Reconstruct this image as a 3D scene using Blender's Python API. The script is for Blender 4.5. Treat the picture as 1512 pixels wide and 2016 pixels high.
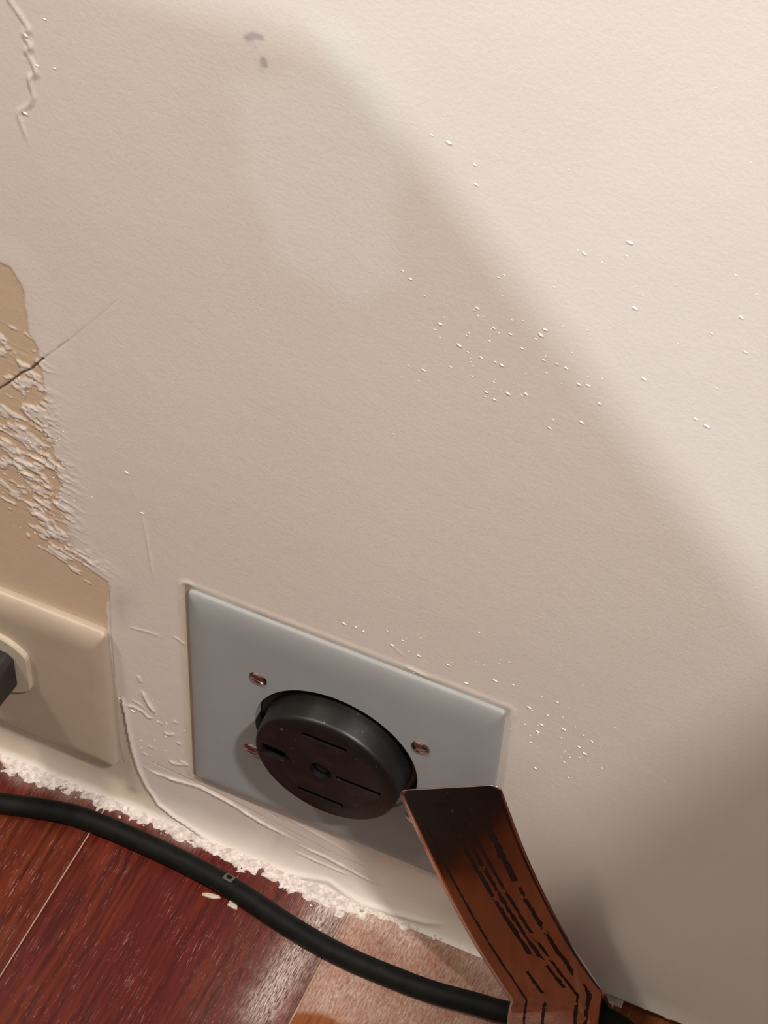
import bpy, bmesh, math, random
import numpy as np
from mathutils import Vector, Matrix

# ---------------------------------------------------------------- clear
for o in list(bpy.data.objects):
    bpy.data.objects.remove(o, do_unlink=True)
scene = bpy.context.scene
COL = scene.collection
MM = 0.001

# World frame in mm: X right along the wall, Y into the wall (wall face y=0), Z up, floor z=0.
# ---------------------------------------------------------------- camera
RM = np.array([[0.912055, 0.408213, 0.038956],
               [0.337067, -0.692197, -0.638161],
               [-0.23354, 0.595169, -0.768917]])      # rows: right, down, forward
CP = np.array([231.599, -414.332, 764.711])
FPX = 4500.0
cam_d = bpy.data.cameras.new('camera')
cam_d.sensor_fit = 'HORIZONTAL'
cam_d.sensor_width = 36.0
cam_d.lens = FPX / 1512.0 * 36.0
cam_d.clip_start = 0.01
cam_d.clip_end = 50.0
cam = bpy.data.objects.new('camera', cam_d)
COL.objects.link(cam)
m3 = Matrix([[RM[0][i], -RM[1][i], -RM[2][i]] for i in range(3)])
cam.matrix_world = Matrix.Translation(Vector(CP * MM)) @ m3.to_4x4()
scene.camera = cam

# ---------------------------------------------------------------- world, lamps, exposure
vs = scene.view_settings
vs.view_transform = 'Standard'
vs.look = 'None'
vs.gamma = 1.0
vs.use_curve_mapping = False
vs.exposure = 0.0
world = bpy.data.worlds.new('world')
scene.world = world
world.use_nodes = True
bg = world.node_tree.nodes['Background']
bg.inputs[0].default_value = (1.0, 0.90, 0.79, 1)
bg.inputs[1].default_value = 0.33

def lamp(name, loc, power, size, color):
    d = bpy.data.lights.new(name, 'POINT')
    d.energy = power
    d.shadow_soft_size = size * MM
    d.color = color
    o = bpy.data.objects.new(name, d)
    COL.objects.link(o)
    o.location = Vector(loc) * MM
    return o
# three ceiling lamps of the room
lamp('room_lamp_front', (-1300, -1500, 1862), 154.0, 46, (0.84, 0.955, 1.0))
lamp('room_lamp_right', (917, -600, 1796), 134.0, 50, (1.0, 0.905, 0.85))
lamp('room_lamp_left', (-820, -500, 1753), 60.0, 90, (1.0, 0.90, 0.78))

# ---------------------------------------------------------------- helpers
def wpt(u, v, y=0.0):
    """photo pixel -> point on the plane y=const (mm)"""
    d = RM.T @ np.array([(u - 756) / FPX, (v - 1008) / FPX, 1.0])
    return CP + d * (y - CP[1]) / d[1]

def fpt(u, v, z=0.0):
    """photo pixel -> point on the plane z=const (mm)"""
    d = RM.T @ np.array([(u - 756) / FPX, (v - 1008) / FPX, 1.0])
    return CP + d * (z - CP[2]) / d[2]

def link(name, me, mat=None, parent=None, smooth=True):
    o = bpy.data.objects.new(name, me)
    COL.objects.link(o)
    if mat:
        me.materials.clear()
        me.materials.append(mat)
    if parent:
        o.parent = parent
    if smooth:
        me.polygons.foreach_set('use_smooth', [True] * len(me.polygons))
    return o

def from_pyd(name, V, F, mat=None, parent=None, smooth=True):
    me = bpy.data.meshes.new(name)
    me.from_pydata([tuple(float(c) * MM for c in v) for v in V], [], F)
    me.update()
    return link(name, me, mat, parent, smooth)

def bm_obj(name, bm, mat=None, parent=None, smooth=False):
    me = bpy.data.meshes.new(name)
    bmesh.ops.scale(bm, vec=(MM, MM, MM), verts=bm.verts)
    bmesh.ops.recalc_face_normals(bm, faces=bm.faces)
    bm.to_mesh(me)
    bm.free()
    return link(name, me, mat, parent, smooth)

def grid_mesh(name, P, mat=None, parent=None, attrs=None, flip=False):
    """P: (nr, nc, 3) array of points in mm"""
    nr, nc = P.shape[:2]
    me = bpy.data.meshes.new(name)
    n = nr * nc
    me.vertices.add(n)
    me.vertices.foreach_set('co', (P.reshape(-1, 3) * MM).astype(np.float32).ravel())
    i = np.arange(n).reshape(nr, nc)
    q = np.stack([i[:-1, :-1], i[:-1, 1:], i[1:, 1:], i[1:, :-1]], -1).reshape(-1, 4)
    if flip:
        q = q[:, ::-1]
    nf = len(q)
    me.loops.add(nf * 4)
    me.loops.foreach_set('vertex_index', np.ascontiguousarray(q).astype(np.int32).ravel())
    me.polygons.add(nf)
    me.polygons.foreach_set('loop_start', np.arange(0, nf * 4, 4, dtype=np.int32))
    me.polygons.foreach_set('loop_total', np.full(nf, 4, dtype=np.int32))
    me.update(calc_edges=True)
    for k, a in (attrs or {}).items():
        at = me.attributes.new(k, 'FLOAT', 'POINT')
        at.data.foreach_set('value', np.asarray(a, np.float32).ravel())
    return link(name, me, mat, parent, True)

def tag(o, label=None, cat=None, group=None, kind=None):
    if label: o['label'] = label
    if cat: o['category'] = cat
    if group: o['group'] = group
    if kind: o['kind'] = kind
    return o

def empty(name, loc):
    o = bpy.data.objects.new(name, None)
    o.empty_display_size = 0.01
    COL.objects.link(o)
    o.location = Vector(loc) * MM
    return o

def adopt(o, parent):
    """parent keeping world position (parent is an unrotated empty)"""
    o.parent = parent
    o.matrix_parent_inverse = Matrix.Translation(-parent.location)
    return o

def boolean(o, cutters):
    for c in cutters:
        m = o.modifiers.new('cut', 'BOOLEAN')
        m.operation = 'DIFFERENCE'
        m.solver = 'EXACT'
        m.object = c
    dg = bpy.context.evaluated_depsgraph_get()
    me = bpy.data.meshes.new_from_object(o.evaluated_get(dg))
    o.modifiers.clear()
    old = o.data
    o.data = me
    bpy.data.meshes.remove(old)
    for c in cutters:
        cm = c.data
        bpy.data.objects.remove(c, do_unlink=True)
        bpy.data.meshes.remove(cm)
    return o

def sharp_by_angle(o, deg=35):
    me = o.data
    bm = bmesh.new(); bm.from_mesh(me)
    for e in bm.edges:
        if len(e.link_faces) == 2 and e.calc_face_angle(0) > math.radians(deg):
            e.smooth = False
    for f in bm.faces: f.smooth = True
    bm.to_mesh(me); bm.free()

# ---------------------------------------------------------------- numpy noise
def vnoise(x, y, seed):
    r = np.random.RandomState(seed)
    T = r.rand(256, 256)
    xi = np.floor(x).astype(int); yi = np.floor(y).astype(int)
    fx = x - xi; fy = y - yi
    fx = fx * fx * (3 - 2 * fx); fy = fy * fy * (3 - 2 * fy)
    a = T[xi & 255, yi & 255]; b = T[(xi + 1) & 255, yi & 255]
    c = T[xi & 255, (yi + 1) & 255]; d = T[(xi + 1) & 255, (yi + 1) & 255]
    return (a * (1 - fx) + b * fx) * (1 - fy) + (c * (1 - fx) + d * fx) * fy

def fbm(x, y, s, seed, octs=4):
    t = 0; a = 1; tot = 0
    for k in range(octs):
        t = t + a * vnoise(x / s + 17.3 * k, y / s + 9.1 * k, seed + k)
        tot += a; a *= .5; s *= .5
    return t / tot

def sstep(a, b, x):
    t = np.clip((x - a) / (b - a), 0, 1)
    return t * t * (3 - 2 * t)

def pl_dist(X, Z, pts, ends=False):
    """distance to a polyline, plus parameter 0..1 along it"""
    D = np.full(X.shape, 1e9); T = np.zeros(X.shape)
    L = [0]
    for a, b in zip(pts[:-1], pts[1:]):
        L.append(L[-1] + math.hypot(b[0] - a[0], b[1] - a[1]))
    for k, (a, b) in enumerate(zip(pts[:-1], pts[1:])):
        dx, dz = b[0] - a[0], b[1] - a[1]
        l2 = dx * dx + dz * dz + 1e-9
        t = np.clip(((X - a[0]) * dx + (Z - a[1]) * dz) / l2, 0, 1)
        d = np.hypot(X - a[0] - t * dx, Z - a[1] - t * dz)
        m = d < D
        D = np.where(m, d, D)
        T = np.where(m, (L[k] + t * math.sqrt(l2)) / L[-1], T)
    return D, T

def in_poly(X, Z, pts):
    ins = np.zeros(X.shape, bool)
    n = len(pts)
    for i in range(n):
        x1, z1 = pts[i]; x2, z2 = pts[(i + 1) % n]
        if z1 == z2: continue
        c = ((z1 > Z) != (z2 > Z)) & (X < (x2 - x1) * (Z - z1) / (z2 - z1) + x1)
        ins ^= c
    return ins

def sdf(X, Z, pts):
    d, _ = pl_dist(X, Z, list(pts) + [pts[0]])
    return np.where(in_poly(X, Z, pts), -d, d)

def wp2(pxs):
    return [tuple(wpt(u, v)[[0, 2]]) for u, v in pxs]

# ---------------------------------------------------------------- material helpers
def mat_new(name):
    m = bpy.data.materials.new(name)
    m.use_nodes = True
    nt = m.node_tree
    b = nt.nodes['Principled BSDF']
    return m, nt, b
def N(nt, typ, **kw):
    n = nt.nodes.new(typ)
    for k, v in kw.items():
        setattr(n, k, v)
    return n
def setv(n, **kw):
    for k, v in kw.items():
        n.inputs[k.replace('_', ' ')].default_value = v
def mixc(nt, fac, a, b, blend='MIX'):
    n = N(nt, 'ShaderNodeMix', data_type='RGBA', blend_type=blend)
    for i, v in ((0, fac), (6, a), (7, b)):
        if isinstance(v, bpy.types.NodeSocket): nt.links.new(v, n.inputs[i])
        elif i == 0: n.inputs[0].default_value = v
        else: n.inputs[i].default_value = (*v, 1)
    return n.outputs[2]
def math_n(nt, op, a, b=None, c=None, clamp=False):
    n = N(nt, 'ShaderNodeMath', operation=op)
    n.use_clamp = clamp
    for i, v in enumerate((a, b, c)):
        if v is None: continue
        if isinstance(v, bpy.types.NodeSocket): nt.links.new(v, n.inputs[i])
        else: n.inputs[i].default_value = v
    return n.outputs[0]
def attr(nt, name):
    return N(nt, 'ShaderNodeAttribute', attribute_name=name).outputs['Fac']
def noise(nt, scale, detail=3, rough=.5, vec=None, stretch=None, coord='Position'):
    n = N(nt, 'ShaderNodeTexNoise')
    n.inputs['Scale'].default_value = scale
    n.inputs['Detail'].default_value = detail
    n.inputs['Roughness'].default_value = rough
    if vec is None:
        vec = N(nt, 'ShaderNodeNewGeometry').outputs['Position']
    if stretch:
        mp = N(nt, 'ShaderNodeMapping')
        mp.inputs['Scale'].default_value = stretch
        nt.links.new(vec, mp.inputs['Vector'])
        vec = mp.outputs[0]
    nt.links.new(vec, n.inputs['Vector'])
    return n.outputs['Fac']
def ramp(nt, fac, lo, hi):
    n = N(nt, 'ShaderNodeMapRange')
    n.interpolation_type = 'SMOOTHSTEP'
    n.inputs['From Min'].default_value = lo
    n.inputs['From Max'].default_value = hi
    nt.links.new(fac, n.inputs['Value'])
    return n.outputs[0]
def bump(nt, b, h, strength, dist):
    n = N(nt, 'ShaderNodeBump')
    n.inputs['Strength'].default_value = strength
    n.inputs['Distance'].default_value = dist
    nt.links.new(h, n.inputs['Height'])
    nt.links.new(n.outputs[0], b.inputs['Normal'])

# wall paint
M_WALL, nt, b = mat_new('wall_paint')
big = noise(nt, 9, 2)
base = mixc(nt, ramp(nt, big, .3, .7), (.70, .64, .585), (.73, .67, .615))
base = mixc(nt, attr(nt, 'cool'), base, (.745, .735, .69))
tanv = mixc(nt, noise(nt, 60, 3), (.56, .43, .30), (.63, .485, .35))
base = mixc(nt, attr(nt, 'tan'), base, tanv)
base = mixc(nt, attr(nt, 'under'), base, (.56, .475, .38))
base = mixc(nt, attr(nt, 'white'), base, (.72, .66, .60))
base = mixc(nt, attr(nt, 'dirt_shade'), base, (.10, .075, .06))
base = mixc(nt, attr(nt, 'smudge'), base, (.24, .24, .28))
nt.links.new(base, b.inputs['Base Color'])
nt.links.new(math_n(nt, 'MULTIPLY_ADD', attr(nt, 'gloss'), -.20, .38), b.inputs['Roughness'])
b.inputs['Specular IOR Level'].default_value = .5
hh = math_n(nt, 'ADD', noise(nt, 700, 3, .6), math_n(nt, 'MULTIPLY', noise(nt, 160, 2), .9))
bump(nt, b, hh, .24, .0003)

M_NUB, nt, b = mat_new('paint_gloss')
b.inputs['Base Color'].default_value = (.74, .68, .61, 1)
setv(b, Roughness=.16)
b.inputs['Specular IOR Level'].default_value = .8

M_PLASTER, nt, b = mat_new('white_plaster')
c = mixc(nt, ramp(nt, noise(nt, 500, 4, .7), .35, .65), (.52, .45, .41), (.78, .71, .66))
c = mixc(nt, ramp(nt, noise(nt, 90, 4, .6), .60, .72), c, (.45, .36, .31))
nt.links.new(c, b.inputs['Base Color'])
setv(b, Roughness=.85)
bump(nt, b, noise(nt, 900, 4, .7), .8, .0008)

def plank_mat(name, dark, light, tint):
    m, nt, b = mat_new(name)
    g1 = noise(nt, 1, 5, .6, stretch=(420, 26, 1))
    g2 = noise(nt, 1, 3, .55, stretch=(60, 9, 1))
    c = mixc(nt, ramp(nt, g1, .32, .68), dark, light)
    c = mixc(nt, math_n(nt, 'MULTIPLY', ramp(nt, g2, .40, .65), .65), c, tint)
    # fine pale scuffs running with the grain, and sprayed paint given by 'spray'
    st = ramp(nt, noise(nt, 1, 4, .75, stretch=(1900, 120, 1)), .56, .70)
    blot = ramp(nt, noise(nt, 55, 3, .6), .38, .68)
    sc = math_n(nt, 'MULTIPLY', math_n(nt, 'MULTIPLY', st, blot), .62)
    c = mixc(nt, sc, c, (.62, .42, .38))
    sp = attr(nt, 'spray')
    fine = noise(nt, 1, 5, .75, stretch=(1700, 300, 1))
    amt = math_n(nt, 'MULTIPLY', sp, math_n(nt, 'MULTIPLY', math_n(nt, 'MULTIPLY_ADD', ramp(nt, fine, .34, .68), .95, .22), math_n(nt, 'MULTIPLY_ADD', ramp(nt, noise(nt, 45, 4, .65), .3, .7), .6, .6)), clamp=True)
    c = mixc(nt, amt, c, (.52, .425, .375))
    sm = attr(nt, 'smear')
    fs = noise(nt, 1, 5, .8, stretch=(2200, 210, 1))
    am = math_n(nt, 'MULTIPLY', sm, ramp(nt, fs, .40, .62), clamp=True)
    c = mixc(nt, am, c, (.60, .52, .46))
    nt.links.new(c, b.inputs['Base Color'])
    b.inputs['Specular IOR Level'].default_value = .2
    r = math_n(nt, 'MULTIPLY_ADD', amt, .45, .33)
    nt.links.new(r, b.inputs['Roughness'])
    bump(nt, b, g1, .25, .0003)
    return m
M_PLANK_RED = plank_mat('plank_red_stain', (.042, .0055, .004), (.125, .019, .010), (.075, .008, .008))
M_PLANK_RED2 = plank_mat('plank_red_brown_stain', (.055, .010, .005), (.150, .032, .013), (.080, .010, .008))
M_PLANK_OR = plank_mat('plank_orange_brown', (.15, .043, .014), (.25, .085, .030), (.19, .058, .020))
M_SUB, nt, b = mat_new('seam_dust')
c = mixc(nt, noise(nt, 300, 3), (.20, .10, .06), (.55, .38, .28))
nt.links.new(c, b.inputs['Base Color'])
setv(b, Roughness=.9)

def simple(name, col, rough, metal=0.0, spec=.5, var=0.12, scale=120, bmp=0.0, bscale=600):
    m, nt, b = mat_new(name)
    c2 = tuple(max(0, x * (1 - var)) for x in col)
    c = mixc(nt, ramp(nt, noise(nt, scale, 4), .35, .65), col, c2)
    nt.links.new(c, b.inputs['Base Color'])
    setv(b, Roughness=rough, Metallic=metal)
    b.inputs['Specular IOR Level'].default_value = spec
    if bmp:
        bump(nt, b, noise(nt, bscale, 3), bmp, .0002)
    return m
M_PLATE = simple('grey_plate', (.315, .328, .33), .5, spec=.35, var=.05, scale=40, bmp=.08)
M_IVORY = simple('ivory_plate', (.45, .37, .285), .40, var=.06, scale=60, bmp=.05)
M_IVORY2 = simple('ivory_outlet', (.50, .43, .34), .38, var=.04)
M_CABLE = simple('black_rubber', (.006, .0065, .0055), .6, spec=.16, var=.4, scale=200, bmp=.3, bscale=900)
M_STEEL = simple('screw_steel', (.55, .50, .48), .16, metal=1.0, var=.1)
M_SLOT = simple('slot_dark', (.003, .003, .003), .7)
M_PLUG = simple('plug_rubber', (.016, .015, .014), .55, var=.3, scale=200)
M_MARK = simple('faded_mark', (.10, .10, .075), .6, var=.4, scale=900)
M_CABINET = simple('blocker_cabinet_white', (.62, .58, .52), .5)
M_BIN = simple('blocker_bin_grey', (.36, .35, .34), .5)

# dusty black receptacle plastic
M_RECEP, nt, b = mat_new('black_receptacle')
d1 = ramp(nt, noise(nt, 130, 4, .65), .46, .74)
c = mixc(nt, math_n(nt, 'MULTIPLY', d1, .75), (.005, .0046, .0042), (.020, .0155, .013))
sp_ = ramp(nt, noise(nt, 520, 2, .6), .72, .78)
c = mixc(nt, math_n(nt, 'MULTIPLY', sp_, .5), c, (.30, .27, .25))
nt.links.new(c, b.inputs['Base Color'])
setv(b, Roughness=.42)
bump(nt, b, noise(nt, 900, 3), .12, .0002)

# ---------------------------------------------------------------- wall
def nonuni(segs):
    out = []
    for a, b_, s in segs:
        n = max(1, int(round((b_ - a) / s)))
        out.append(np.linspace(a, b_, n, endpoint=False))
    return np.concatenate(out + [np.array([segs[-1][1]])])
FZ = 153.0                     # the plate's top-left corner is 153 mm above the floor
def Zw(pts): return pts
gx = nonuni([(-2200, -200, 200), (-200, -95, 7), (-95, 45, .42), (45, 120, .55), (120, 236, .8), (236, 300, 8), (300, 1800, 200)])
gz = nonuni([(0, 60, .5), (60, 300, .55), (300, 460, 1.0), (460, 560, 8), (560, 2400, 230)])
X, Z = np.meshgrid(gx, gz)
H = np.zeros(X.shape)          # outward relief in mm
A = {k: np.zeros(X.shape) for k in ('tan', 'under', 'white', 'dirt_shade', 'smudge', 'cool', 'gloss')}

def sub(pts, pad):
    xs = [p[0] for p in pts]; zs = [p[1] for p in pts]
    i0, i1 = np.searchsorted(gx, [min(xs) - pad, max(xs) + pad])
    j0, j1 = np.searchsorted(gz, [min(zs) - pad, max(zs) + pad])
    return slice(j0, j1), slice(i0, i1)

# gentle waviness of a hand-rolled wall
H += 0.5 * (fbm(X, Z, 60, 3, 2) - .5)
H += 0.03 * (fbm(X, Z, 5, 5, 3) - .5)

# coved caulk at the foot of the wall
RC = 15.0
dz = np.clip(RC - Z, 0, RC)
cove = (RC - np.sqrt(np.maximum(RC * RC - dz * dz, 0)))
H += cove * .26 * sstep(240, 150, X) + cove * .06

# tan old paint, left of a ragged edge
tanpx = [(-140, 470), (0, 513), (22, 524), (46, 562), (56, 612), (60, 655), (78, 690), (83, 735), (92, 780),
         (98, 815), (100, 860), (112, 905), (118, 950), (105, 985), (110, 1040), (120, 1085), (165, 1113),
         (212, 1146), (214, 1243), (214, 1300), (-140, 1500)]
tp = wp2(tanpx)
s = sub(tp, 14)
x_, z_ = X[s], Z[s]
D = sdf(x_, z_, tp)
wob = 3.2 * (fbm(x_, z_, 9, 21, 4) - .5)
solid = sstep(.5, -.5, D + wob)
# flaky band: streaks of newer paint lying over the tan
spine = wp2([(30, 690), (62, 725), (70, 800), (62, 880), (78, 960), (112, 1020), (150, 1070)])
dc, tc = pl_dist(x_, z_, spine)
core = np.exp(-(dc / np.interp(tc, [0, .3, .6, 1], [7, 8, 15, 13])) ** 2) * np.interp(tc, [0, .25, .5, 1], [.72, .62, 1, 1])
ca, sa = math.cos(math.radians(-14)), math.sin(math.radians(-14))
xr = x_ * ca + z_ * sa; zr = -x_ * sa + z_ * ca
wx = 2.4 * (fbm(x_, z_, 6, 33, 3) - .5); wz = 2.0 * (fbm(x_, z_, 5, 37, 3) - .5)
fl = fbm((xr + wx) / 2.1, zr + wz, 2.4, 40, 5)
flake = sstep(.0, .05, fl - (.71 - .33 * core)) * sstep(.02, .10, core)
tanm = np.clip(solid * (1 - flake), 0, 1)
bare = sstep(.0, .05, fbm((xr + wx) / 2.2, zr + wz, 2.6, 77, 5) - (.80 - .30 * core)) * sstep(10, 1, D) * sstep(.05, .2, core)
tanm = np.clip(np.maximum(tanm, bare), 0, 1)
A['tan'][s] = tanm
lay = 1 - tanm
H[s] += .30 * lay * sstep(14, 0, D)              # newer paint is a thin raised skin
crest = 1 - np.abs(fbm((xr + wx) / 2.8, zr + wz, 2.8, 51, 4) * 2 - 1) * 5.5
H[s] += .42 * np.clip(core * 1.3, 0, 1) * np.clip(crest, 0, 1) * (.25 + .75 * lay) * sstep(16, 3, D)

# the plain band between the ivory plate and the torn skin edge, and the skin step itself
edgepx = [(236, 1366), (244, 1395), (250, 1430), (258, 1470), (270, 1510), (288, 1548), (312, 1580), (345, 1602), (400, 1632),
          (450, 1658), (520, 1690), (600, 1715), (650, 1728), (680, 1746), (720, 1766), (780, 1788), (840, 1808), (872, 1816), (885, 1814)]
ep = wp2(edgepx)
underpx = [(-150, 1400), (0, 1400), (214, 1495), (236, 1366)] + edgepx[1:9] + [(400, 1660), (300, 1630), (100, 1560), (-150, 1450)]
up = wp2(underpx)
s = sub(up, 8)
D = sdf(X[s], Z[s], up)
A['under'][s] = np.maximum(A['under'][s], .85 * sstep(1.0, -1.0, D + 2 * (fbm(X[s], Z[s], 8, 61, 3) - .5)))
s = sub(ep, 6)
d, t = pl_dist(X[s], Z[s], ep)
D = sdf(X[s], Z[s], up)
amp = sstep(0, .03, t) * sstep(1.0, .93, t)
H[s] += .9 * amp * np.exp(-(d / 1.3) ** 2) * (D > 0)
A['dirt_shade'][s] = np.maximum(A['dirt_shade'][s], (.30 + .5 * fbm(X[s], Z[s], 6, 66, 2)) * amp * sstep(.75, .2, d) * (.95 - .35 * sstep(.35, .75, t)))

# paint drag line and other ridges: (pixels, height mm, half width mm, taper)
ridges = [
    ([(275, 1000), (281, 1020), (289, 1060), (297, 1110), (303, 1150)], .55, .45),
    ([(340, 1252), (355, 1262), (369, 1270)], .7, .55),
    ([(255, 1235), (290, 1244), (320, 1255)], .55, .6),
    ([(246, 1389), (262, 1391), (280, 1400), (292, 1412), (306, 1415)], 1.0, .7),
    ([(257, 1378), (275, 1386), (288, 1398)], .7, .6),
    ([(279, 1358), (288, 1378), (296, 1390), (308, 1408)], 1.6, 1.0),
    ([(272, 1330), (276, 1345)], .8, .7), ([(313, 1420), (320, 1427)], .8, .6),
    ([(321, 1442), (334, 1446), (346, 1445)], .9, .8), ([(340, 1418), (352, 1425)], .8, .7),
    ([(348, 1460), (358, 1467)], .8, .8), ([(291, 1468), (301, 1472)], .7, .5), ([(281, 1481), (291, 1488)], .8, .5),
    ([(330, 1496), (344, 1503), (372, 1506)], 1.1, .9), ([(352, 1497), (374, 1506)], .9, .7),
    ([(272, 1503), (300, 1519), (335, 1531), (365, 1540), (395, 1549), (450, 1578), (520, 1622), (600, 1664)], 1.5, .9),
    ([(545, 1600), (620, 1640), (690, 1682), (760, 1722)], .5, .7),
    ([(580, 1660), (640, 1686), (700, 1718), (758, 1748)], 1.7, .8),
    ([(572, 1672), (640, 1702), (696, 1726)], 1.3, .6),
    ([(480, 1610), (500, 1622), (512, 1640)], .4, .4),
    ([(232, 1395), (229, 1420), (233, 1450), (236, 1470)], .7, .5),
    ([(795, 1310), (850, 1336)], .8, .6), ([(770, 1268), (795, 1293)], .4, .5),
]
for pxs, h, w in ridges:
    p = wp2(pxs)
    s = sub(p, w * 5)
    d, t = pl_dist(X[s], Z[s], p)
    j = .75 + .6 * (fbm(X[s], Z[s], 3.5, 91, 2) - .3)
    jx = .55 * (fbm(X[s], Z[s], 3, 92, 3) - .5) * 2
    H[s] += .62 * h * j * np.exp(-np.abs(d + jx * .6 * w) / (w * .62)) * sstep(-.01, .2, t) * sstep(1.01, .75, t)
# dark hairlines below the plate and the long crack at the left
hair = [([(-60, 800), (0, 765), (20, 752), (46, 732), (62, 726), (85, 705)], .55, .95, .5),
        ([(85, 705), (110, 687), (135, 669)], .35, .45, .15), ([(135, 669), (190, 625), (230, 590)], .3, .16, .05),
        ([(300, 1500), (420, 1556), (545, 1622), (660, 1682), (755, 1722)], .35, .30, .15),
        ([(420, 1545), (520, 1592), (560, 1618)], .3, .28, .1), ([(498, 1610), (524, 1632)], .3, .3, .1),
        ([(215, 1150), (218, 1243), (225, 1340), (236, 1470), (242, 1500)], .4, .30, .2)]
for pxs, w, k, dep in hair:
    p = wp2(pxs)
    s = sub(p, 4)
    d, t = pl_dist(X[s], Z[s], p)
    jd = .6 * (fbm(X[s], Z[s], 4, 93, 3) - .5)
    g = sstep(w, w * .35, d + jd * .5)
    A['dirt_shade'][s] = np.maximum(A['dirt_shade'][s], k * g)
    H[s] -= dep * g
# torn paint edge at the very top left
topx = [(10, -30), (18, 0), (40, 30), (58, 58), (45, 66), (62, 92), (50, 100), (68, 128), (72, 145), (58, 152), (66, 190),
        (60, 205), (35, 222), (52, 270), (58, 285), (48, 305)]
p = wp2(topx)
s = sub(p, 6)
d, t = pl_dist(X[s], Z[s], p)
H[s] += .55 * np.exp(-(d / .6) ** 2) * sstep(1, .7, t) * (.4 + 1.2 * fbm(X[s], Z[s], 4, 95, 2))
A['dirt_shade'][s] = np.maximum(A['dirt_shade'][s], .25 * sstep(.5, .1, d) * sstep(1, .6, t) * fbm(X[s], Z[s], 7, 97, 2))
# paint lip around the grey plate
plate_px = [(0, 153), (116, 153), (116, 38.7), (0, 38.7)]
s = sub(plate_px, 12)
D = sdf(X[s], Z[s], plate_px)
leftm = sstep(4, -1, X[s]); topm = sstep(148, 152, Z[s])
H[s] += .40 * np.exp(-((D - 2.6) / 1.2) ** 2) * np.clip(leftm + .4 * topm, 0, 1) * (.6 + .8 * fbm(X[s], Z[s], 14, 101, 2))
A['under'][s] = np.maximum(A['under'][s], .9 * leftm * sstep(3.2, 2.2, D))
A['dirt_shade'][s] = np.maximum(A['dirt_shade'][s], .55 * sstep(1.7, .5, np.abs(D - .3)) * np.clip(leftm * .7 + topm * (.4 + .9 * fbm(X[s], Z[s], 10, 103, 3)) , 0, 1))  # along the top edge the dark line is the plate's shadow gap, painted in
# cool-tinted patch higher up, blue-grey smudges
cp = wp2([(468, 172), (560, 158), (640, 130), (600, 40), (680, 60), (800, 240), (790, 330), (778, 450), (785, 560), (690, 585),
          (620, 545), (545, 512), (525, 430), (478, 350)])
s = sub(cp, 20)
A['cool'][s] = .85 * sstep(6, -5, sdf(X[s], Z[s], cp) + 6 * (fbm(X[s], Z[s], 14, 111, 3) - .5))
for pxs, w, k in (([(486, 76), (500, 69), (512, 73)], 1.7, .55), ([(519, 118), (522, 130)], 1.5, .6), ([(488, 78), (500, 92)], 2.2, .14), ([(522, 126), (515, 136)], 2.4, .15)):
    p = wp2(pxs); s = sub(p, 8)
    d, t = pl_dist(X[s], Z[s], p)
    A['smudge'][s] = np.maximum(A['smudge'][s], k * sstep(w, .2, d + 1.5 * (fbm(X[s], Z[s], 2.5, 121, 3) - .5)))
# brown rub near the torn edge, stain above the floor, whitened foot
for (u, v), rx, rz, k in (((238, 1195), 3.2, 9, .22), ((262, 1552), 3.0, 2.6, .35), ((250, 1170), 4, 8, .12)):
    q = wpt(u, v)
    A['dirt_shade'] = np.maximum(A['dirt_shade'], k * np.exp(-((X - q[0]) / rx) ** 2 - ((Z - q[2]) / rz) ** 2) * (.5 + fbm(X, Z, 4, 131, 3)))
A['gloss'] = sstep(44, 36, Z) * sstep(-36, -28, X) * sstep(120, 105, X)
A['white'] = sstep(4.5, 1.5, Z + 3 * (fbm(X, Z, 9, 141, 3) - .5)) * sstep(210, 150, X)

foot = (Z < 3.2 + 2.5 * fbm(X, Z, 12, 151, 3)) & (X > 163)
H = np.where(foot, -16.0, H)
cav = np.hypot(X - 57.4, Z - (FZ - 57.6)) < 33
H = np.where(cav, -9.0, H)
P = np.stack([X, -H, Z], -1)
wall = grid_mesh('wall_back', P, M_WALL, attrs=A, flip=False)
tag(wall, 'painted cream wall with a peeling tan patch behind the outlets', kind='structure')

# glossy nubs of paint that catch the light: far too many and small to count
rng = np.random.RandomState(7)
nub_bm_V, nub_F = [], []
def hxz(x, z):
    j = int(np.clip(np.searchsorted(gz, z), 0, len(gz) - 1)); i = int(np.clip(np.searchsorted(gx, x), 0, len(gx) - 1))
    return H[j, i]
def nub(u, v, ln, w, h, ang):
    q = wpt(u, v)
    c0 = len(nub_bm_V)
    base = hxz(q[0], q[2])
    ca, sa = math.cos(ang), math.sin(ang)
    R = 10
    rings = ((1.0, -.2), (.92, .35), (.66, .75), (.30, .96))
    for rr, hh in rings:
        for k in range(R):
            a = 2 * math.pi * k / R
            lx, lz = rr * ln * math.cos(a), rr * w * math.sin(a)
            nub_bm_V.append((q[0] + lx * ca - lz * sa, -base - hh * h, q[2] + lx * sa + lz * ca))
    nub_bm_V.append((q[0], -base - h, q[2]))
    for r in range(3):
        for k in range(R):
            a, b_ = c0 + r * R + k, c0 + r * R + (k + 1) % R
            nub_F.append((a, b_, b_ + R, a + R))
    for k in range(R):
        nub_F.append((c0 + 3 * R + k, c0 + 3 * R + (k + 1) % R, c0 + 4 * R))
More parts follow.
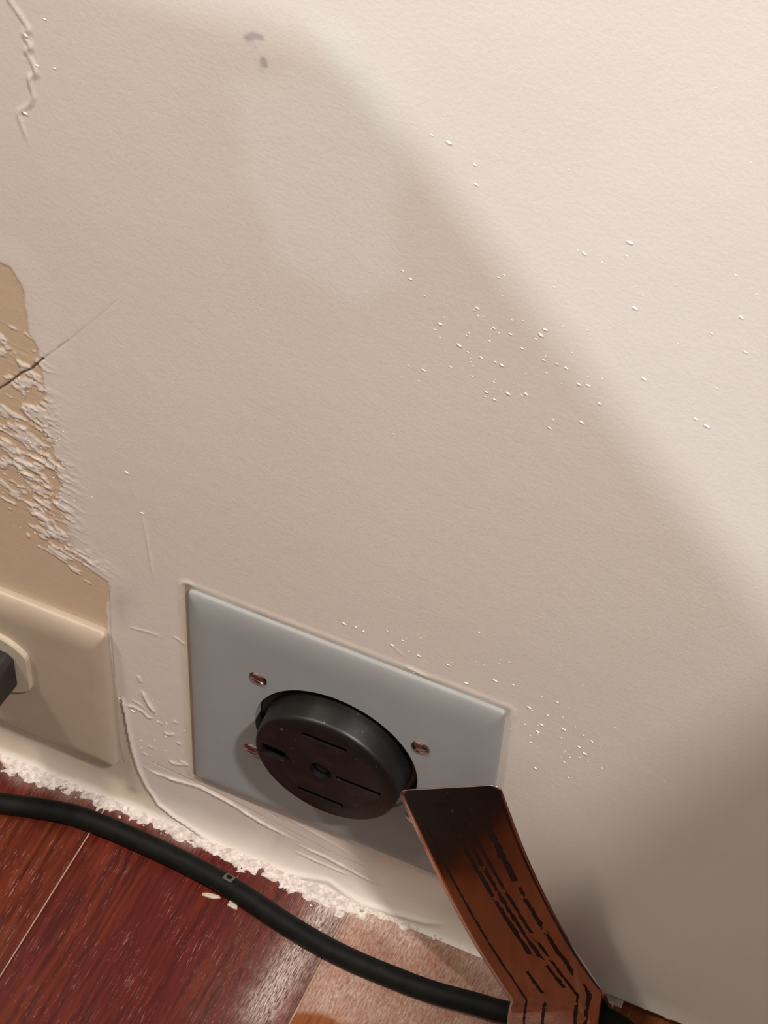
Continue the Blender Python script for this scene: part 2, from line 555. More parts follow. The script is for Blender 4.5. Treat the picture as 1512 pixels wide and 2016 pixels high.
spots = [(792, 533), (808, 549), (884, 281), (938, 364), (935, 325), (866, 638), (972, 646), (1005, 658), (1028, 686), (1065, 660),
         (1073, 649), (947, 704), (904, 680), (834, 729), (988, 719), (975, 713), (957, 772), (974, 787), (1000, 775), (1036, 776), (1115, 725),
         (1140, 757), (1158, 759), (1180, 795), (1070, 709), (940, 607), (1145, 832), (1082, 843), (1097, 717), (1370, 825), (1392, 839), (1402, 657),
         (1460, 625), (1240, 478), (1250, 607), (1268, 746), (1468, 693), (678, 1228), (700, 1234), (716, 1243), (793, 1261), (772, 1270), (825, 1291), (883, 1309),
         (975, 1340), (918, 1345), (1010, 1348), (1098, 1383), (1042, 1393), (1078, 1408), (1033, 1426), (1059, 1441), (1066, 1427), (1110, 1436), (1148, 1448),
         (1165, 1460), (1140, 1471), (1151, 1484), (1111, 1501), (1055, 1513), (1045, 1462), (88, 38), (52, 68), (72, 128), (50, 222), (108, 135), (250, 930),
         (280, 1010), (262, 1400), (235, 1375), (1150, 500), (850, 266)]
for (u, v) in spots:
    k = rng.uniform(.6, 1.15)
    nub(u, v, .85 * k, .36 * k, .30 * k, math.radians(rng.uniform(-35, -5)))
for cu, cv, su, sv, n in ((980, 690, 100, 80, 50), (900, 1310, 110, 45, 18), (1110, 1460, 75, 40, 26), (1250, 620, 150, 160, 26), (80, 950, 40, 60, 60), (320, 1440, 28, 40, 14)):
    for _ in range(n):
        u, v = rng.normal(cu, su), rng.normal(cv, sv)
        if 372 < u < 1000 and v > 1165 + (u - 372) * .40: continue
        if u < 225 and v > 1150: continue
        k = rng.uniform(.2, .42)
        nub(u, v, 1.2 * k, .5 * k, .36 * k, math.radians(rng.uniform(-40, 0)))
nubs = from_pyd('paint_nubs', nub_bm_V, nub_F, M_NUB, wall)
nubs['kind'] = 'stuff'

# ---------------------------------------------------------------- floor
sub_bm = bmesh.new()
bmesh.ops.create_cube(sub_bm, size=1, matrix=Matrix.Translation((0, -1000, -11)) @ Matrix.Diagonal((3600, 2100, 18, 1)))
for v in sub_bm.verts:
    if v.co.z > -5: v.co.z = -.35
floor = bm_obj('floor', sub_bm, M_SUB)
tag(floor, 'red stained plank floor with sprayed paint along the wall', kind='structure')

PW = 105.0
X0 = -37.4
spray_edge = [(640, 2075), (598, 1998), (600, 1985), (640, 1988), (680, 1998), (705, 2012), (760, 2030), (850, 2060)]
def plank_spray(xx, yy):
    d = -yy
    n = fbm(xx, yy, 12, 201, 4)
    w = np.interp(xx, [-100, -40, 20, 60, 68, 140, 166], [9, 6, 3, 8, 15, 9, -12])
    s = .80 * sstep(w + 7, w - 6, d + 9 * (n - .5))
    return s
def make_plank(k, mat, near):
    xa, xb = X0 + k * PW + .14, X0 + (k + 1) * PW - .14
    if near:
        xs = np.concatenate([[xa, xa + .25], np.linspace(xa + 1, xb - 1, 62), [xb - .25, xb]])
        ys = np.concatenate([np.linspace(10, -150, 96), [-200, -300, -500, -900, -2000]])
    else:
        xs = np.array([xa, xa + .5, xb - .5, xb]); ys = np.array([10, -400, -2000.])
    xx, yy = np.meshgrid(xs, ys)
    zz = np.zeros(xx.shape)
    zz[:, 0] = -2.0; zz[:, -1] = -2.0
    sp = np.zeros(xx.shape); sm = np.zeros(xx.shape)
    if near:
        sp = plank_spray(xx, yy)
        if k == 1:      # strongly over-sprayed board with a clean corner
            lim = np.interp(xx, [67, 72, 80, 88, 100, 120, 172], [55, 52.5, 51, 51.5, 54, 52, 44]) + 3 * (fbm(xx, yy, 7, 211, 3) - .5)
            sp = np.maximum(sp, (.36 + .40 * fbm(xx, yy, 25, 213, 3)) * sstep(1.2, -1.2, -yy - lim) * sstep(176, 156, xx))
        if k == 0:
            # scraped pale smear beside the seam
            c = np.interp(-yy, [0, 30, 60, 75], [61, 58, 56, 54])
            sm = np.exp(-((xx - c) / 6.5) ** 2) * sstep(72, 58, -yy) * 1.0
            sm = np.maximum(sm, .45 * sstep(40, 64, xx) * sstep(60, 20, -yy))
            sp = np.maximum(sp, .12 * sstep(15, 60, xx))
    Pk = np.stack([xx, yy, zz], -1)
    # closed side skirts come from the lowered first and last columns
    o = grid_mesh('plank', Pk, mat, floor, attrs={'spray': sp, 'smear': sm}, flip=True)
    return o
for k in range(-12, 15):
    mt = {-1: M_PLANK_RED2, 0: M_PLANK_RED, 1: M_PLANK_OR, 2: M_PLANK_OR}.get(k, (M_PLANK_RED, M_PLANK_RED2, M_PLANK_OR)[k % 3])
    make_plank(k, mt, k in (-1, 0, 1, 2))

# ragged plaster smear where wall meets floor
sx = np.linspace(-130, 176, 760); sy = np.linspace(-20, 1.5, 80)
XX, YY = np.meshgrid(sx, sy)
low = [fpt(u, v) for u, v in ((-60, 1480), (0, 1512), (60, 1538), (130, 1562), (200, 1588), (300, 1628), (400, 1672), (470, 1702), (560, 1748), (640, 1790), (700, 1800), (800, 1826), (900, 1856), (1000, 1895), (1100, 1935))]
w = np.interp(XX[0], [q[0] for q in low] + [176], [max(.5, -q[1]) for q in low] + [.5])
wide = w[None, :] + 5.0 * (fbm(XX, YY, 6, 301, 4) - .5) + 6.5 * (fbm(XX, YY, 2.0, 305, 4) - .5)
top = np.clip((wide + YY) / 3.0, -1, 1)
ZZ = np.where(top > 0, .15 + .7 * top + 1.0 * (fbm(XX, YY, 2.0, 311, 4) - .45), -.6)
ZZ = np.where(YY > -3, ZZ + .5 * (YY + 3), ZZ)
smear = grid_mesh('plaster_smear', np.stack([XX, YY, ZZ], -1), M_PLASTER)
tag(smear, 'ragged white plaster smear along the foot of the wall', 'plaster', kind='stuff')

# paint chips
def chip(px, size, label, seed, ang=0, asp=1.6, mat=M_PLASTER):
    q = fpt(*px)
    r = np.random.RandomState(seed)
    n = 9
    V, F = [], []
    ca, sa = math.cos(ang), math.sin(ang)
    for lay, z, sc in ((0, .0, 1.0), (1, .55, .94), (2, .75, .6)):
        rr = np.random.RandomState(seed)
        for k in range(n):
            a = 2 * math.pi * k / n
            rad = size * (.75 + .45 * rr.rand()) * sc
            lx, ly = rad * math.cos(a) * asp, rad * math.sin(a) / asp
            V.append((q[0] + lx * ca - ly * sa, q[1] + lx * sa + ly * ca, z * min(1, size)))
    for l in (0, 1):
        for k in range(n):
            F.append((l * n + k, l * n + (k + 1) % n, (l + 1) * n + (k + 1) % n, (l + 1) * n + k))
    F.append(tuple(range(2 * n, 3 * n)))
    F.append(tuple(reversed(range(n))))
    o = from_pyd('paint_chip', V, F, mat, smooth=False)
    return tag(o, label, 'paint chip', 'paint chips on the floor')
chip((264, 1607), 1.25, 'larger white paint chip between the plaster smear and the black cord', 1, .3)
chip((236, 1609), .75, 'tiny round white paint chip close above the black cord', 2, 0, 1.1)
chip((417, 1765), 2.1, 'elongated cream paint flake just below the black cord', 3, .2, 1.7, M_IVORY2)
chip((458, 1782), 1.9, 'cream paint flake touching the lower edge of the black cord', 4, -.4, 1.2, M_IVORY2)
chip((198, 1586), 1.5, 'thin white splinter of paint lying across the plank seam', 5, math.radians(85), 2.6)

# ---------------------------------------------------------------- grey plate with round receptacle
def plate_mesh(name, x0, x1, z0, z1, yb, t, bev, mat, bev_top=None, rc=0):
    """pillow-edged cover plate; closed solid; front is -y"""
    def axis(a, b_):
        L = b_ - a
        e = np.array([0, .25, .6, 1, 1.6, 2.4, 3.2, 4.2, 5.4, 6.8, 8.4, 10.2, 12.5, 15])
        mid = np.linspace(18, L - 18, max(6, int(L / 9)))
        return np.concatenate([a + e, a + mid, (b_ - e)[::-1]])
    xs, zs = axis(x0, x1), axis(z0, z1)
    xx, zz = np.meshgrid(xs, zs)
    def prof(d, w):
        u = np.clip(d / w, 0, 1)
        return np.sqrt(np.maximum(0, 1 - (1 - u) ** 2.0)) ** 1.1
    hx = prof(np.minimum(xx - x0, x1 - xx), bev)
    hz = np.minimum(prof(zz - z0, bev), prof(z1 - zz, bev_top or bev))
    h = np.minimum(hx, hz)
    h = t * (.30 + .70 * h)
    if rc:
        mx, mz, ax, az = (x0 + x1) / 2, (z0 + z1) / 2, (x1 - x0) / 2 - rc, (z1 - z0) / 2 - rc
        p_, q_ = (np.abs(xx - mx) - ax) / rc, (np.abs(zz - mz) - az) / rc
        m_ = (p_ > 0) & (q_ > 0)
        pu, qu = np.clip(p_, 0, 1), np.clip(q_, 0, 1)
        u_, v_ = pu * np.sqrt(1 - qu ** 2 / 2), qu * np.sqrt(1 - pu ** 2 / 2)
        xx = np.where(m_, mx + np.sign(xx - mx) * (ax + rc * u_), xx)
        zz = np.where(m_, mz + np.sign(zz - mz) * (az + rc * v_), zz)
    nr, nc = xx.shape
    V = [(xx[j, i], yb - h[j, i], zz[j, i]) for j in range(nr) for i in range(nc)]
    F = [(j * nc + i, j * nc + i + 1, (j + 1) * nc + i + 1, (j + 1) * nc + i) for j in range(nr - 1) for i in range(nc - 1)]
    ring = [i for i in range(nc)] + [j * nc + nc - 1 for j in range(1, nr)] + [(nr - 1) * nc + i for i in range(nc - 2, -1, -1)] + [j * nc for j in range(nr - 2, 0, -1)]
    c0 = len(V)
    for r in ring: V.append((V[r][0], yb + 1.5, V[r][2]))
    m = len(ring)
    for k in range(m):
        F.append((ring[k], c0 + k, c0 + (k + 1) % m, ring[(k + 1) % m]))
    F.append(tuple(c0 + k for k in range(m)))
    o = from_pyd(name, V, F, mat)
    bm = bmesh.new(); bm.from_mesh(o.data)
    bmesh.ops.recalc_face_normals(bm, faces=bm.faces)
    bm.to_mesh(o.data); bm.free()
    return o
def ycyl(x, z, r, y0, y1, n=96):
    bm = bmesh.new()
    M = Matrix.Translation((x, (y0 + y1) / 2, z)) @ Matrix.Rotation(math.pi / 2, 4, 'X')
    bmesh.ops.create_cone(bm, cap_ends=True, segments=n, radius1=r, radius2=r, depth=abs(y1 - y0), matrix=M)
    return bm_obj('cutter', bm)
def ybox(x0, x1, z0, z1, y0, y1, rot=0):
    bm = bmesh.new()
    bmesh.ops.create_cube(bm, size=1, matrix=Matrix.Translation(((x0 + x1) / 2, (y0 + y1) / 2, (z0 + z1) / 2)) @ Matrix.Diagonal((x1 - x0, y1 - y0, z1 - z0, 1)))
    return bm_obj('cutter', bm)

CX, CZ = 57.4, FZ - 57.6
outlet = empty('range_outlet', (CX, 0, CZ))
tag(outlet, 'large black round four-slot power outlet on a grey square plate', 'outlet')
plate = plate_mesh('wall_plate', .3, 116, FZ - 114.3, FZ, 0.0, 2.9, 7.0, M_PLATE, bev_top=13.0, rc=1.6)
boolean(plate, [ycyl(CX, CZ, 31.3, -12, 12)])
sharp_by_angle(plate, 40)
adopt(plate, outlet)

# receptacle body, lathe about the y axis: (radius, y)
prof = [(30.6, 6), (30.6, 1.0), (29.0, .2), (27.9, .2), (27.6, -3), (27.2, -10.4), (26.9, -11.4), (26.2, -12.0), (20, -12.15), (0, -12.2)]
def lathe(name, prof, cx, cz, mat, n=96):
    V, F = [], []
    for r, y in prof[:-1]:
        for k in range(n):
            a = 2 * math.pi * k / n
            V.append((cx + r * math.cos(a), y, cz + r * math.sin(a)))
    V.append((cx, prof[-1][1], cz))
    for j in range(len(prof) - 2):
        for k in range(n):
            F.append((j * n + k, j * n + (k + 1) % n, (j + 1) * n + (k + 1) % n, (j + 1) * n + k))
    j = len(prof) - 2
    for k in range(n):
        F.append((j * n + k, j * n + (k + 1) % n, len(V) - 1))
    F.append(tuple(reversed(range(n))))
    o = from_pyd(name, V, F, mat)
    bm = bmesh.new(); bm.from_mesh(o.data)
    bmesh.ops.recalc_face_normals(bm, faces=bm.faces)
    bm.to_mesh(o.data); bm.free()
    return o
rec = lathe('receptacle', prof, CX, CZ, M_RECEP)
YF = -12.2
cut = [ybox(CX - 9.0, CX + 8.0, CZ + 15.9, CZ + 18.5, YF - 2, YF + 9),
       ybox(CX - 10.0, CX + 7.6, CZ - 19.0, CZ - 16.4, YF - 2, YF + 9),
       ybox(CX + 4.4, CX + 21.6, CZ - 2.6, CZ + .0, YF - 2, YF + 9),
       ycyl(CX - 1.4, CZ - 1.2, 4.2, YF - 2, YF + 2.4, 40),
       ]
# ground slot: flat on the left, half-round towards the centre
bm = bmesh.new()
pts = [(-24.2, 2.9), (-17.2, 2.9)] + [(-17.2 + 3.6 * math.sin(a), -.4 + 3.3 * math.cos(a)) for a in np.linspace(.15, math.pi - .15, 9)] + [(-17.2, -3.7), (-24.2, -3.7)]
vs0 = [bm.verts.new((CX + p[0], YF - 2, CZ + p[1] - 1.0)) for p in pts]
f = bm.faces.new(vs0)
ex = bmesh.ops.extrude_face_region(bm, geom=[f])
for v in [g for g in ex['geom'] if isinstance(g, bmesh.types.BMVert)]: v.co.y = YF + 9
cut.append(bm_obj('cutter', bm))
boolean(rec, cut)
sharp_by_angle(rec, 40)
adopt(rec, outlet)

def oval_screw(name, x, z, y, r, parent, ang, mat=M_STEEL):
    V, F = [], []
    n = 28
    rings = [(1.0, .1), (1.0, -.25), (.9, -.5), (.7, -.78), (.4, -1.0)]
    for rr, hy in rings:
        for k in range(n):
            a = 2 * math.pi * k / n
            V.append((x + r * rr * math.cos(a), y + hy * r * .34, z + r * rr * math.sin(a)))
    V.append((x, y - 1.06 * r * .34, z))
    for j in range(len(rings) - 1):
        for k in range(n):
            F.append((j * n + k, j * n + (k + 1) % n, (j + 1) * n + (k + 1) % n, (j + 1) * n + k))
    for k in range(n):
        F.append(((len(rings) - 1) * n + k, (len(rings) - 1) * n + (k + 1) % n, len(V) - 1))
    F.append(tuple(reversed(range(n))))
    o = from_pyd(name, V, F, mat)
    bm = bmesh.new(); bm.from_mesh(o.data); bmesh.ops.recalc_face_normals(bm, faces=bm.faces); bm.to_mesh(o.data); bm.free()
    bm = bmesh.new()
    bmesh.ops.create_cube(bm, size=1, matrix=Matrix.Translation((x, y - .40 * r, z)) @ Matrix.Rotation(ang, 4, 'Y') @ Matrix.Diagonal((r * 3, r * .36, r * .30, 1)))
    boolean(o, [bm_obj('cutter', bm)])
    sharp_by_angle(o, 40)
    return adopt(o, parent)
scr = [((508, 1336), .3), ((828, 1472), -.5), ((497, 1476), .1)]
for (px, a) in scr:
    q = wpt(px[0], px[1], -2.9)
    oval_screw('screw', q[0], q[2], -2.75, 3.4, outlet, a)
oval_screw('screw', CX + 31.4, CZ - 22.5, -2.75, 3.4, outlet, .8)
cs = oval_screw('centre_screw', CX - 1.4, CZ - 1.2, YF + 2.2, 2.9, outlet, .9, M_SLOT)
cs.parent = rec; cs.matrix_parent_inverse = Matrix.Identity(4)

# ---------------------------------------------------------------- ivory plate with duplex outlet, and a plug in it
LX1, LZ1 = -32.9, FZ - 42.8
LX0, LZ0 = LX1 - 124.0, LZ1 - 84.5
iv = empty('duplex_outlet', ((LX0 + LX1) / 2, 0, (LZ0 + LZ1) / 2))
tag(iv, 'ivory painted wall outlet lying sideways with a rounded plate', 'outlet')
ip = plate_mesh('wall_plate', LX0, LX1, LZ0, LZ1, 0.0, 5.4, 6.5, M_IVORY, bev_top=11.0, rc=2.8)
adopt(ip, iv)
FXR = wpt(56, 1325, -7.4)[0]
fz = wpt(56, 1325, -7.4)[2] - 1.5
def duplex_face(fx):
    pts = []
    for k in range(48):
        a = 2 * math.pi * k / 48
        pts.append((max(-14.2, min(14.2, 17.2 * math.cos(a))), 17.2 * math.sin(a)))
    bm = bmesh.new()
    v0 = [bm.verts.new((fx + p[0], -4.5, fz + p[1])) for p in pts]
    v1 = [bm.verts.new((fx + p[0], -7.0, fz + p[1])) for p in pts]
    v2 = [bm.verts.new((fx + p[0] * .965, -7.45, fz + p[1] * .965)) for p in pts]
    n = len(pts)
    for a_, b_ in ((v0, v1), (v1, v2)):
        for k in range(n):
            bm.faces.new((a_[k], a_[(k + 1) % n], b_[(k + 1) % n], b_[k]))
    bm.faces.new(v2)
    bm.faces.new(v0[::-1])
    bmesh.ops.remove_doubles(bm, verts=bm.verts, dist=.01)
    o = bm_obj('outlet_face', bm, M_IVORY2)
    return adopt(o, iv)
duplex_face(FXR - 14.2)
f2 = duplex_face(FXR - 14.2 - 39)
cuts = [ybox(FXR - 14.2 - 39 + dx - 1.2, FXR - 14.2 - 39 + dx + 1.2, fz + dz_ - 4, fz + dz_ + 4, -9, -5) for dx, dz_ in ((3, 6.3), (3, -6.3))]
f2.parent = None; f2.matrix_parent_inverse = Matrix.Identity(4)
boolean(f2, cuts); adopt(f2, iv)
oval_screw('screw', (LX0 + LX1) / 2, fz, -5.3, 3.2, iv, 0.0, M_IVORY2)

plug = empty('power_plug', (FXR - 16, -8, fz))
tag(plug, 'black rubber plug pushed into the ivory outlet at the picture edge', 'plug')
px_r = wpt(31, 1330, -8)[0]
zt = wpt(28, 1293, -8)[2]; zb = wpt(33, 1356, -8)[2]
secs = [(-7.5, 0), (-9, 0), (-34, 1.2), (-40, 3.4), (-44, 6.0)]
V, F = [], []
for y, ins in secs:
    xr, xl = px_r - ins, px_r - 24 + ins
    a, b_ = zt - ins, zb + ins
    c = 2.6
    for p in ((xr, a - c), (xr, b_ + c), (xr - c, b_), (xl + c, b_), (xl, b_ + c), (xl, a - c), (xl + c, a), (xr - c, a)):
        V.append((p[0], y, p[1]))
for j in range(len(secs) - 1):
    for k in range(8):
        F.append((j * 8 + k, j * 8 + (k + 1) % 8, (j + 1) * 8 + (k + 1) % 8, (j + 1) * 8 + k))
F.append(tuple(range(8))[::-1]); F.append(tuple((len(secs) - 1) * 8 + k for k in range(8)))
pb = from_pyd('plug_body', V, F, M_PLUG, smooth=False)
bm = bmesh.new(); bm.from_mesh(pb.data); bmesh.ops.recalc_face_normals(bm, faces=bm.faces); bm.to_mesh(pb.data); bm.free()
bv = pb.modifiers.new('bevel', 'BEVEL'); bv.width = .0005; bv.segments = 2
adopt(pb, plug)

# ---------------------------------------------------------------- cords
def catmull(P, n):
    P = [np.array(p, float) for p in P]
    P = [2 * P[0] - P[1]] + P + [2 * P[-1] - P[-2]]
    out = []
    for i in range(1, len(P) - 2):
        for k in range(n):
            t = k / n
            a, b_, c, d = P[i - 1:i + 3]
            out.append(.5 * ((2 * b_) + (-a + c) * t + (2 * a - 5 * b_ + 4 * c - d) * t * t + (-a + 3 * b_ - 3 * c + d) * t ** 3))
    out.append(P[-2])
    return np.array(out)
def tube(name, path, r, mat, parent=None, n=20, rv=None):
    V, F = [], []
    m = len(path)
    T = np.gradient(path, axis=0)
    T /= np.linalg.norm(T, axis=1)[:, None]
    up = np.array([0, 0, 1.0])
    for i in range(m):
        if abs(T[i] @ up) > .95: u0 = np.array([0, 1.0, 0])
        else: u0 = up
        s1 = np.cross(T[i], u0); s1 /= np.linalg.norm(s1)
        s2 = np.cross(s1, T[i])
        rr = r if rv is None else rv[i]
        for k in range(n):
            a = 2 * math.pi * k / n
            V.append(path[i] + rr * (math.cos(a) * s1 + math.sin(a) * s2))
    for i in range(m - 1):
        for k in range(n):
            F.append((i * n + k, i * n + (k + 1) % n, (i + 1) * n + (k + 1) % n, (i + 1) * n + k))
    F.append(tuple(range(n))); F.append(tuple(reversed([(m - 1) * n + k for k in range(n)])))
    o = from_pyd(name, V, F, mat, parent)
    bm = bmesh.new(); bm.from_mesh(o.data); bmesh.ops.recalc_face_normals(bm, faces=bm.faces); bm.to_mesh(o.data); bm.free()
    return o
CR = 4.15
cpx = [(0, 1581), (75, 1591), (150, 1606), (225, 1634), (300, 1667), (375, 1703), (440, 1738), (500, 1776), (560, 1816), (630, 1858), (700, 1893), (780, 1926), (850, 1952), (930, 1974), (1010, 1994)]
path = [fpt(u, v, CR) for u, v in cpx]
path = [np.array([-260, -150, CR]), np.array([-190, -88, CR]), np.array([-130, -48, CR]), np.array([-98, -33, CR])] + path[0:] + \
       [np.array([156, -14.5, CR]), np.array([170, -10.5, CR]), np.array([183, -13, CR]), np.array([197, -24, CR]), np.array([214, -45, CR]), np.array([240, -90, CR]), np.array([262, -160, CR]), np.array([270, -300, CR])]
cord = tube('extension_cable', catmull(path, 8), CR, M_CABLE)
tag(cord, 'thick black rubber cord lying on the red floor along the wall', 'cord')
# small moulded mark on the cord
q = fpt(452, 1727, CR * 2 - .3)
i0 = int(np.argmin(np.hypot(catmull(path, 8)[:, 0] - q[0], catmull(path, 8)[:, 1] - q[1])))
pp = catmull(path, 8)
tg = pp[i0 + 1] - pp[i0 - 1]; tg /= np.linalg.norm(tg)
sd = np.cross(tg, [0, 0, 1.0])
V, F = [], []
off = float((q - pp[i0]) @ sd)
def onc(a, b_):   # a along cord, b across (mm)
    th = (b_ + off) / CR
    return pp[i0] + tg * a + (CR + .12) * (math.sin(th) * sd + math.cos(th) * np.array([0, 0, 1.0]))
K = 24
for k in range(K):
    a = 2 * math.pi * k / K
    c_, s_ = math.cos(a), math.sin(a)
    sq = 1 / max(abs(c_), abs(s_))
    V.append(onc(2.0 * c_ * sq, 1.9 * s_ * sq)); V.append(onc(1.2 * c_, 1.15 * s_))
for k in range(K):
    F.append((2 * k, 2 * ((k + 1) % K), 2 * ((k + 1) % K) + 1, 2 * k + 1))
mk = from_pyd('cord_mark', V, F, M_MARK, cord)
mk['label'] = 'faded square mark on the cord'

# ---------------------------------------------------------------- shiny label tag folded around the cord
M_TAG, nt, b = mat_new('shiny_printed_label')
uv = N(nt, 'ShaderNodeUVMap').outputs[0]
sep = N(nt, 'ShaderNodeSeparateXYZ')
nt.links.new(uv, sep.inputs[0])
U, Vv = sep.outputs[0], sep.outputs[1]
def line(u0, hw, v0, v1, nscale, thr, seed, sl=.0, wob=.012):
    w = math_n(nt, 'MULTIPLY', math_n(nt, 'SUBTRACT', noise(nt, 14, 2, vec=uv, stretch=(0.3, 1, 1)), .5), wob * 2)
    d = math_n(nt, 'ABSOLUTE', math_n(nt, 'SUBTRACT', math_n(nt, 'ADD', math_n(nt, 'MULTIPLY_ADD', Vv, -sl, U), w), u0))
    tw = math_n(nt, 'MULTIPLY_ADD', noise(nt, 1, 3, vec=uv, stretch=(6 + seed, 34, 1)), hw * 2.2, -hw * .15)
    m = math_n(nt, 'LESS_THAN', d, tw)
    a = math_n(nt, 'GREATER_THAN', Vv, v0)
    c = math_n(nt, 'LESS_THAN', Vv, v1)
    m = math_n(nt, 'MULTIPLY', m, math_n(nt, 'MULTIPLY', a, c))
    if nscale:
        mp = N(nt, 'ShaderNodeMapping')
        mp.inputs['Location'].default_value = (seed, seed * .7, 0)
        mp.inputs['Scale'].default_value = (8, nscale, 1)
        nt.links.new(uv, mp.inputs['Vector'])
        nn = N(nt, 'ShaderNodeTexNoise')
        nn.inputs['Scale'].default_value = 1.0
        nn.inputs['Detail'].default_value = 2
        nt.links.new(mp.outputs[0], nn.inputs['Vector'])
        m = math_n(nt, 'MULTIPLY', m, math_n(nt, 'GREATER_THAN', nn.outputs['Fac'], thr))
    return m
ink = line(.12, .014, .14, 2, 14, .30, 1, .06)
for args in ((.36, .026, .17, .80, 16, .36, 3, .20), (.44, .022, .15, .96, 18, .38, 5, .20), (.52, .020, .15, 1.3, 15, .36, 7, .20),
             (.72, .038, .16, .47, 20, .34, 9, .10), (.72, .026, .50, 1.5, 13, .44, 11, .12), (.32, .02, .86, 1.3, 16, .44, 15, .06)):
    ink = math_n(nt, 'MAXIMUM', ink, line(*args))
# bold printed bar near the top edge, across the label
bar = math_n(nt, 'MULTIPLY', math_n(nt, 'LESS_THAN', math_n(nt, 'ABSOLUTE', math_n(nt, 'SUBTRACT', Vv, .072)), .011),
             math_n(nt, 'MULTIPLY', math_n(nt, 'GREATER_THAN', U, .30), math_n(nt, 'LESS_THAN', U, .80)))
ink = math_n(nt, 'MAXIMUM', ink, bar)
foil = mixc(nt, noise(nt, 5, 2, vec=uv), (.64, .49, .46), (.72, .55, .51))
dust = ramp(nt, noise(nt, 26, 3, .6, vec=uv, stretch=(1, 2.2, 1)), .70, .76)
col = mixc(nt, ink, foil, (.012, .006, .006))
speck = math_n(nt, 'MULTIPLY', ramp(nt, noise(nt, 1, 3, .7, vec=uv, stretch=(26, 60, 1)), .70, .74), ramp(nt, noise(nt, 3.2, 2, vec=uv), .50, .60))
col = mixc(nt, math_n(nt, 'MULTIPLY', speck, .7), col, (.42, .37, .32))
nt.links.new(col, b.inputs['Base Color'])
ink = math_n(nt, 'MAXIMUM', ink, math_n(nt, 'MULTIPLY', speck, .8))
nt.links.new(math_n(nt, 'MULTIPLY_ADD', math_n(nt, 'MAXIMUM', ink, math_n(nt, 'MULTIPLY', dust, .6)), .3, .11), b.inputs['Roughness'])
nt.links.new(math_n(nt, 'SUBTRACT', 1.0, math_n(nt, 'MULTIPLY', ink, .8)), b.inputs['Metallic'])

def lerp(a, b_, t): return a + (b_ - a) * t
left_px = [(782, 1556), (860, 1722), (930, 1853), (1005, 1972)]
right_px = [(984, 1545), (1040, 1690), (1110, 1832), (1190, 1955)]
yl = [-25.0, -24.5, -25.0, -27.0]
yr = [-18.5, -16.0, -15.5, -17.0]
Lc = catmull([wpt(u, v, y) for (u, v), y in zip(left_px, yl)], 14)
Rc = catmull([wpt(u, v, y) for (u, v), y in zip(right_px, yr)], 14)
rows = []
tot = np.linalg.norm(Lc[-1] - Lc[0])
nC = 18
s_acc = 0
for i in range(len(Lc)):
    if i: s_acc += np.linalg.norm((Lc[i] + Rc[i]) / 2 - (Lc[i - 1] + Rc[i - 1]) / 2)
    rows.append((Lc[i], Rc[i], s_acc))
flagL = s_acc
# extra rows close to the top edge for the rounded corners
extra = []
for f_ in (.02, .06, .14, .25, .4, .6, .8):
    extra.append((lerp(rows[0][0], rows[1][0], f_), lerp(rows[0][1], rows[1][1], f_), lerp(0, rows[1][2], f_)))
rows = rows[:1] + extra + rows[1:]
# band wrapping down in front of the cord
bl, br = Lc[-1], Rc[-1]
for k, (dzf, dy) in enumerate(((.10, -1.0), (.3, -2.2), (.6, -2.6), (.97, -2.2))):
    a = np.array([bl[0] + 1.2 * dzf, bl[1] + dy, lerp(bl[2], .4, dzf)])
    c = np.array([br[0] + 1.2 * dzf, br[1] + dy, lerp(br[2], .4, dzf)])
    rows.append((a, c, flagL + 28 * dzf))
V, F, UVs = [], [], []
rad = 3.4
for a, c, s_ in rows:
    wdt = np.linalg.norm(c - a)
    ins = 0
    if s_ < rad: ins = rad - math.sqrt(max(0, rad * rad - (rad - s_) ** 2))
    for k in range(nC + 1):
        t = lerp(ins / wdt, 1 - ins / wdt, k / nC)
        V.append(lerp(a, c, t)); UVs.append((t, s_ / flagL))
for i in range(len(rows) - 1):
    for k in range(nC):
        F.append((i * (nC + 1) + k, i * (nC + 1) + k + 1, (i + 1) * (nC + 1) + k + 1, (i + 1) * (nC + 1) + k))
label_tag = from_pyd('cord_label', V, F, M_TAG)
uvl = label_tag.data.uv_layers.new(name='UVMap')
for lp in label_tag.data.loops:
    uvl.data[lp.index].uv = UVs[lp.vertex_index]
so = label_tag.modifiers.new('thick', 'SOLIDIFY'); so.thickness = .00035; so.offset = 0
tag(label_tag, 'shiny brown printed label flag folded around the black cord', 'label')
# back leaf of the fold, behind the cord
V, F = [], []
nb = 8
for i in range(nb + 1):
    t = i / nb
    for k in range(7):
        e = lerp(bl, br, k / 6)
        yb = e[1] + 10.5 * math.sin(t * math.pi / 2)
        V.append((e[0] + 1.2 * t, min(yb, -4.0), lerp(e[2] - .3, .5, t)))
for i in range(nb):
    for k in range(6):
        F.append((i * 7 + k, i * 7 + k + 1, (i + 1) * 7 + k + 1, (i + 1) * 7 + k))
bk = from_pyd('back_leaf', V, F, M_TAG, label_tag)
so = bk.modifiers.new('thick', 'SOLIDIFY'); so.thickness = .00035; so.offset = 0

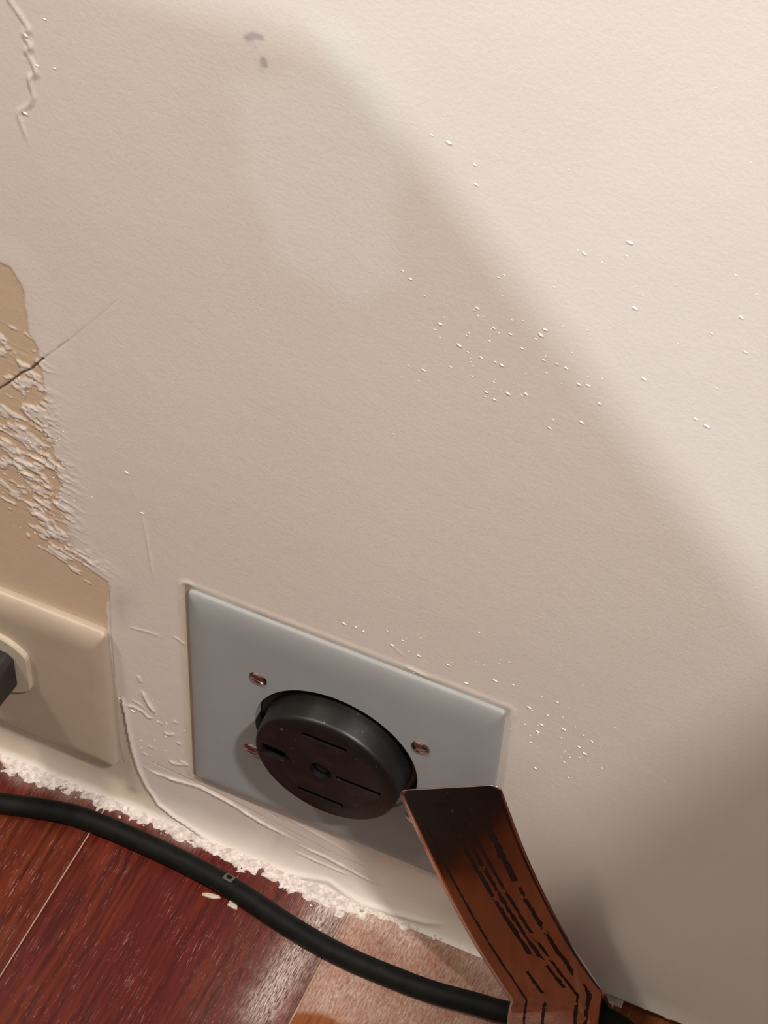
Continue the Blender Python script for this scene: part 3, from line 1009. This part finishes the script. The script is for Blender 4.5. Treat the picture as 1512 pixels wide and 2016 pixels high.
# ---------------------------------------------------------------- unseen pieces added outside the view to shape shadows and reflection
def box_bm(x0, x1, y0, y1, z0, z1, bev=2.0):
    bm = bmesh.new()
    bmesh.ops.create_cube(bm, size=1, matrix=Matrix.Translation(((x0 + x1) / 2, (y0 + y1) / 2, (z0 + z1) / 2)) @ Matrix.Diagonal((x1 - x0, y1 - y0, z1 - z0, 1)))
    bmesh.ops.bevel(bm, geom=bm.edges[:], offset=bev, segments=2, affect='EDGES', profile=.5)
    return bm
CTOP = 617.0
cab = empty('added_blocker_cabinet', (-425, -500, 0))  # unseen cabinet added to block the front lamp for the diagonal shadow edge
tag(cab, 'unseen low white cabinet added left of the ivory outlet to shade the wall', 'cabinet')
adopt(bm_obj('blocker_cabinet_body', box_bm(-700, -152, -800, -225, 60, CTOP - 22), M_CABINET), cab)
adopt(bm_obj('blocker_cabinet_top', box_bm(-705, -150, -806, -222, CTOP - 22, CTOP), M_CABINET), cab)
for k in (0, 1):
    xa = -697 + k * 273
    dr = adopt(bm_obj('blocker_cabinet_door', box_bm(xa, xa + 269, -818, -800.5, 66, CTOP - 28), M_CABINET), cab)
    hx0 = xa + (232 if k == 0 else 25)
    hd = bm_obj('handle', box_bm(hx0, hx0 + 12, -838, -817.5, 380, 480, 3), M_STEEL)
    hd.parent = dr
for lx in (-680, -172):
    for ly in (-780, -245):
        adopt(bm_obj('leg', box_bm(lx - 15, lx + 15, ly - 15, ly + 15, 0, 60), M_CABINET), cab)

bn = empty('added_blocker_bin', (560, -240, 0))  # unseen bin added to block the right lamp over the lower right wall
tag(bn, 'unseen tall grey bin added right of the label to shade the wall', 'bin')
bm = bmesh.new()
xa, xb, ya, yb, ht = 400, 720, -420, -60, 651.0
def ring(ins, z):
    return [bm.verts.new(p) for p in ((xa + ins, ya + ins, z), (xb - ins, ya + ins, z), (xb - ins, yb - ins, z), (xa + ins, yb - ins, z))]
rs = [ring(14, 0), ring(4, ht - 22), ring(0, ht - 22), ring(0, ht), ring(5, ht), ring(8, ht - 20), ring(17, 4)]
for r0, r1 in zip(rs[:-1], rs[1:]):
    for k in range(4):
        bm.faces.new((r0[k], r0[(k + 1) % 4], r1[(k + 1) % 4], r1[k]))
bm.faces.new(rs[0][::-1]); bm.faces.new(rs[-1])
adopt(bm_obj('blocker_bin_body', bm, M_BIN), bn)

# unseen dark mat, added to darken what the shiny label mirrors
mat_o = bm_obj('added_dark_mat', box_bm(70, 560, -620, -94, .2, 5.0, 1.6), simple('added_mat_dark', (.010, .009, .008), .8, spec=.2, bmp=.5))
tag(mat_o, 'unseen dark mat added in front of the outlets to darken the label reflection', 'mat')
